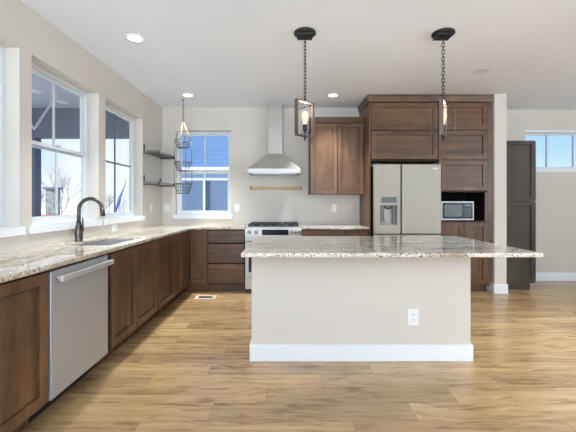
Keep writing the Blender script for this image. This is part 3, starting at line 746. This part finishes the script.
# ------------------------------------------------------------------ pendants
def pendant(x, y, ang, label):
    r = thing('pendant_light', label, 'pendant light', (x, y, HC), 'pendant lights over the island')
    c = MB().lathe((x, y, HC), [(.096, -.0005), (.097, -.012), (.092, -.018), (.02, -.020)], 40).build('canopy', 'iron', r)
    MB().box(x-.066, x+.066, y-.060, y+.060, HC-.040, HC-.0205, .003).tube([(x, y, HC-.0405), (x, y, HC-.055)], .010, 10).build('canopy_plate', 'iron', c)
    m = MB(); z = HC-.055; k = 0
    while z > 2.18:
        L_, wd = .042, .011; zc_ = z-L_/2+.004
        pts = []
        for q in range(14):
            t_ = 2*PI*q/14; u = wd*math.cos(t_); v_ = (L_/2-wd)*(1 if math.sin(t_) > 0 else -1)+wd*math.sin(t_)
            a_ = ang+(PI/2 if k % 2 else 0)
            pts.append((x+u*math.cos(a_), y+u*math.sin(a_), zc_+v_))
        m.tube(pts, .0032, 6, True); z -= L_-.0105; k += 1
    m.build('chain', 'iron', r)
    zt, zb = 2.150, 1.838; hw = .112; dx, dy = math.cos(ang), math.sin(ang)
    MB().tube([(x, y, z+.01), (x, y, zt+.004)], .005, 8).lathe((x, y, zt+.0015), [(.014, 0), (.010, .014), (.005, .018)], 12).build('stem', 'iron', r)
    m = MB()
    for s_ in (-1, 1): m.rbox(Vector((x+s_*(hw-.006)*dx, y+s_*(hw-.006)*dy, (zt+zb)/2)), (.012, .034, zt-zb), ang, .001)
    m.rbox(Vector((x, y, zt-.006)), (2*hw-.024, .034, .012), ang, .001); m.rbox(Vector((x, y, zb+.006)), (2*hw-.024, .034, .012), ang, .001)
    m.build('outer_frame', 'weathered', r)
    a2 = ang+PI/2; m = MB(); h2 = .098; z1, z0 = 2.095, 1.868; ex_, ey_ = math.cos(a2), math.sin(a2)
    for s_ in (-1, 1): m.rbox(Vector((x+s_*h2*ex_, y+s_*h2*ey_, (z0+z1)/2)), (.007, .007, z1-z0), a2)
    for zz in (z0, z1): m.rbox(Vector((x, y, zz)), (2*h2+.007, .007, .007), a2)
    m.tube([(x, y, z1), (x, y, zt-.012)], .004, 8)
    m.build('inner_frame', 'bronze', r)
    MB().tube([(x, y, zb+.0125), (x, y, 1.884)], .007, 10).lathe((x, y, 1.884), [(.012, 0), (.021, .012), (.021, .05), (.016, .062)], 18).build('socket', 'black', r)
    b_ = MB().lathe((x, y, 1.947), [(.013, 0), (.014, .012), (.020, .038), (.0265, .066), (.0275, .082), (.024, .100), (.015, .112), (.004, .117)], 20).build('bulb', 'bulb', r)
    MB().lathe((x, y, zb), [(.006, -.030), (.010, -.022), (.006, -.010), (.012, -.0005)], 12).build('finial', 'iron', r)
    l = bpy.data.lights.new('bulb_glow', 'POINT'); l.energy = 4; l.color = (1, .90, .78); l.shadow_soft_size = .03
    o = bpy.data.objects.new('bulb_glow', l); COL.objects.link(o); o.location = (.0, .0, 2.12-HC); o.parent = r
pendant(.158, 2.99, math.radians(43), 'left caged pendant light, its rectangular frame seen open beside the wall cabinet')
pendant(1.378, 3.0, math.radians(58), 'right caged pendant light, its frame seen edge-on before the tall cabinets')

# ------------------------------------------------------------------ ceiling fittings
def downlight(x, y, label, power, beam):
    r = thing('recessed_light', label, 'ceiling light', (x, y, HC), 'recessed ceiling lights')
    n = 32; m = MB()
    m.lathe((x, y, HC), [(.062, -.0005), (.090, -.0005), (.088, -.006), (.064, -.009), (.062, -.0005)], n, cap=False).build('trim_ring', 'plastic_white', r)
    MB().lathe((x, y, HC), [(.0615, -.0045), (.0615, -.001)], n).build('lens', 'lamp', r)
    o = area('down_beam', (0, 0, -.012), (0, 0, 0), .12, .12, power, (.90, .97, 1.0), 'DISK', math.radians(beam)); o.parent = r
downlight(-1.38, 3.09, 'nearest round recessed ceiling light, above the sink windows', 10, 80)
downlight(-1.377, 4.73, 'round recessed ceiling light in the back-left corner by the rope hook', 12, 75)
downlight(.64, 4.73, 'round recessed ceiling light in front of the wall cabinet', 12, 74)
m = MB().box(2.145, 2.285, 3.80, 3.93, HC-.0035, HC-.0005, .001)
r = thing('ceiling_plate', 'flat white rectangular cover plate on the ceiling right of the right pendant', 'ceiling plate', (2.215, 3.86, HC))
m.build('plate', 'vinyl', r)
r = thing('floor_vent', 'tan floor register set in the planks before the corner cabinet', 'vent', (-1.08, 4.50, 0))
MB().box(-1.215, -.945, 4.43, 4.47, .0005, .006, .001).box(-1.215, -.945, 4.555, 4.595, .0005, .006, .001).box(-1.215, -1.175, 4.47, 4.555, .0005, .006, .001).box(-.985, -.945, 4.47, 4.555, .0005, .006, .001).build('vent_frame', 'beige_metal', r)
MB().box(-1.175, -.985, 4.47, 4.555, .0005, .002).build('duct', 'black', r)
m = MB()
for i in range(12): x = -1.17+i*.0163; m.box(x, x+.004, 4.47, 4.555, .002, .005)
m.build('louver', 'bronze', r)

# ------------------------------------------------------------------ outdoors
struct(MB().box(-60, 40, DR+.17, 90, -.35, -.25).box(-60, W-.17, -10, DR+.17, -.35, -.25).build('ground', 'ground'))
# porch over the left windows
struct(MB().box(-6.2, W-.165, -1.0, 5.45, 2.75, 2.80).build('porch_ceiling', 'slate_ceiling'))
struct(MB().box(-6.2, W-.165, 5.36, 5.52, 2.29, 2.749).build('porch_beam', 'slate'))
r = thing('porch_post', 'dark slate porch post outside the middle left window', 'post', (-4.03, 5.42, -.25))
MB().box(-4.12, -3.98, 5.37, 5.51, -.23, 2.288, .004).build('shaft', 'slate', r); MB().box(-4.17, -3.93, 5.32, 5.56, -.25, 0.0, .004).build('base', 'slate', r)
for x, y, lb in ((-3.32, 5.04, 'white round porch ceiling light nearest the beam, seen through the left window'), (-3.37, 4.54, 'white round porch ceiling light nearer the house window, seen through glass')):
    r = thing('porch_light', lb, 'ceiling light', (x, y, 2.75), 'porch ceiling lights')
    MB().lathe((x, y, 2.75), [(.09, -.0005), (.088, -.008), (.062, -.010)], 24).build('trim_ring', 'plastic_white', r)
def chain_pts(a, b_):
    a, b_ = Vector(a), Vector(b_); n_ = int((b_-a).length/.045); return a, b_, n_
m = MB()
for a, b_ in (((-3.05, 4.55, 2.745), (-3.31, 4.45, 2.216)), ((-3.31, 4.45, 2.216), (-3.62, 4.35, 2.745))):
    a, b_, n_ = chain_pts(a, b_); d = (b_-a).normalized(); sd = d.cross(Vector((0, 1, 0))).normalized(); s2 = d.cross(sd)
    for i in range(n_):
        c_ = a+(b_-a)*((i+.5)/n_); q_ = sd if i % 2 else s2
        m.tube([c_+d*(.030*math.sin(2*PI*k/10))+q_*(.012*math.cos(2*PI*k/10)) for k in range(10)], .006, 6, True)
tag(m.build('hanging_chain', 'vinyl', None, (-3.31, 4.45, 2.216)), 'slack chain hanging in a V from the porch ceiling', 'chain')
# neighbour house behind the back window
HY = 9.0
r = thing('neighbor_house', 'blue clapboard house wall seen through the back window', 'house', (-.8, HY, -.25))
m = MB()
z = -.24; m.box(-3.5, 2.4, HY+.03, HY+3, -.25, 4.6)
z = 2.19
while z < 4.55:
    m.loft([(-3.5, HY+.001, z), (2.4, HY+.001, z), (2.4, HY+.03, z), (-3.5, HY+.03, z)], [(-3.5, HY+.008, z+.112), (2.4, HY+.008, z+.112), (2.4, HY+.03, z+.112), (-3.5, HY+.03, z+.112)]); z += .112
m.build('siding_wall', 'siding', r)
MB().box(-3.52, 2.42, HY-.05, HY+.029, 2.11, 2.188, .003).build('trim_band', 'trim', r)
MB().box(-3.5, 2.4, HY-.03, HY+.029, -.25, 2.108).build('lower_wall', 'siding_grey', r)
MB().loft([(-3.9, HY-.6, 4.62), (2.8, HY-.6, 4.62), (2.8, HY+3.4, 4.62), (-3.9, HY+3.4, 4.62)], [(-3.9, HY+1.3, 5.9), (2.8, HY+1.3, 5.9), (2.8, HY+1.5, 5.9), (-3.9, HY+1.5, 5.9)]).build('roof', 'roof_grey', r)
pd = MB().box(-3.0, -2.92, HY-.06, HY-.0305, .2, 1.90).box(-1.42, -1.34, HY-.06, HY-.0305, .2, 1.90).box(-2.92, -1.42, HY-.06, HY-.0305, 1.84, 1.90).box(-2.92, -1.42, HY-.06, HY-.0305, .2, .28).box(-2.21, -2.16, HY-.06, HY-.0305, .28, 1.84).build('patio_door', 'slate_ceiling', r)
MB().box(-2.92, -2.21, HY-.045, HY-.032, .28, 1.84).build('pane', 'pane_dark', pd)
MB().box(-2.16, -2.02, HY-.045, HY-.032, .28, 1.84).build('curtain_gap', 'pane_darker', pd)
MB().box(-2.02, -1.42, HY-.045, HY-.032, .28, 1.84).build('pane', 'pane_dark', pd)
# stone pillar, low brick wall
r = thing('stone_pillar', 'grey stone pillar with a dark cap seen through the middle left window', 'pillar', (-8.25, 12, -.25))
MB().box(-8.42, -8.10, 11.85, 12.15, -.25, 1.72, .01).build('shaft', 'stone', r); MB().box(-8.48, -8.04, 11.78, 12.22, 1.7205, 1.80, .01).build('cap', 'slate', r)
tag(MB().box(-8.80, -7.85, 11.2, 11.5, -.25, .86, .01).build('brick_wall', 'brick', None, (-8.3, 11.3, -.25)), 'low reddish brick wall seen through the middle left window', 'wall')
# folded parasol with coloured cloth
px, py = -3.86, 8.0
r = thing('folded_parasol', 'leaning folded parasol with white and blue cloth seen through the far left window', 'parasol', (px-.15, py, -.25))
MB().tube([(px-.20, py, -.24), (px-.12, py, .95), (px+.12, py, 2.0)], .018, 8).lathe((px-.20, py, -.25), [(.22, 0), (.22, .06), (.03, .08)], 20).build('pole', 'cloth_white', r)
for i, mt in enumerate(('cloth_white', 'cloth_white', 'cloth_yellow', 'cloth_white', 'cloth_white', 'cloth_blue', 'cloth_white')):
    a_ = 2*PI*i/7; c_, s_ = math.cos(a_), math.sin(a_)
    MB().tube([(px+.12, py, 1.95), (px+.07+.04*c_, py+.04*s_, 1.65), (px-.02+.085*c_, py+.085*s_, 1.35), (px-.11+.11*c_, py+.10*s_, .98)], [.008, .022, .038, .012], 8).build('canopy_fold', mt, r)
# bare trees
def tree(x, y, h, label, seed, spread=.5):
    rg = random.Random(seed); m = MB()
    def grow(p, d, ln, rad, lvl):
        q = p+d*ln; mid = p+d*ln*.5+Vector((rg.uniform(-1, 1), rg.uniform(-1, 1), 0))*ln*.05
        m.tube([p, mid, q], [rad, rad*.85, rad*.68], 5 if lvl < 2 else 4, cap=False)
        if lvl >= 5: return
        for _ in range(3 if lvl < 4 else 2):
            nd = (d+Vector((rg.uniform(-1, 1)*spread, rg.uniform(-1, 1)*spread, rg.uniform(-.1, .35)))).normalized()
            grow(p+d*ln*rg.uniform(.7, 1), nd, ln*rg.uniform(.62, .82), rad*.62, lvl+1)
    grow(Vector((x, y, -.27)), Vector((0, 0, 1)), h*.3, h*.011, 0)
    tag(m.build('bare_tree', 'bark', None, (x, y, -.25)), label, 'tree', 'bare trees beyond the porch')
tree(-12.6, 19.0, 4.2, 'bare grey tree right of the stone pillar, seen through the middle left window', 3, .55)
tree(-14.6, 19.5, 3.0, 'bare tree left of the stone pillar, seen through the middle left window', 5, .6)
tree(-9.2, 17.2, 2.6, 'low bare tree seen through the left pane of the far left window', 9, .7)
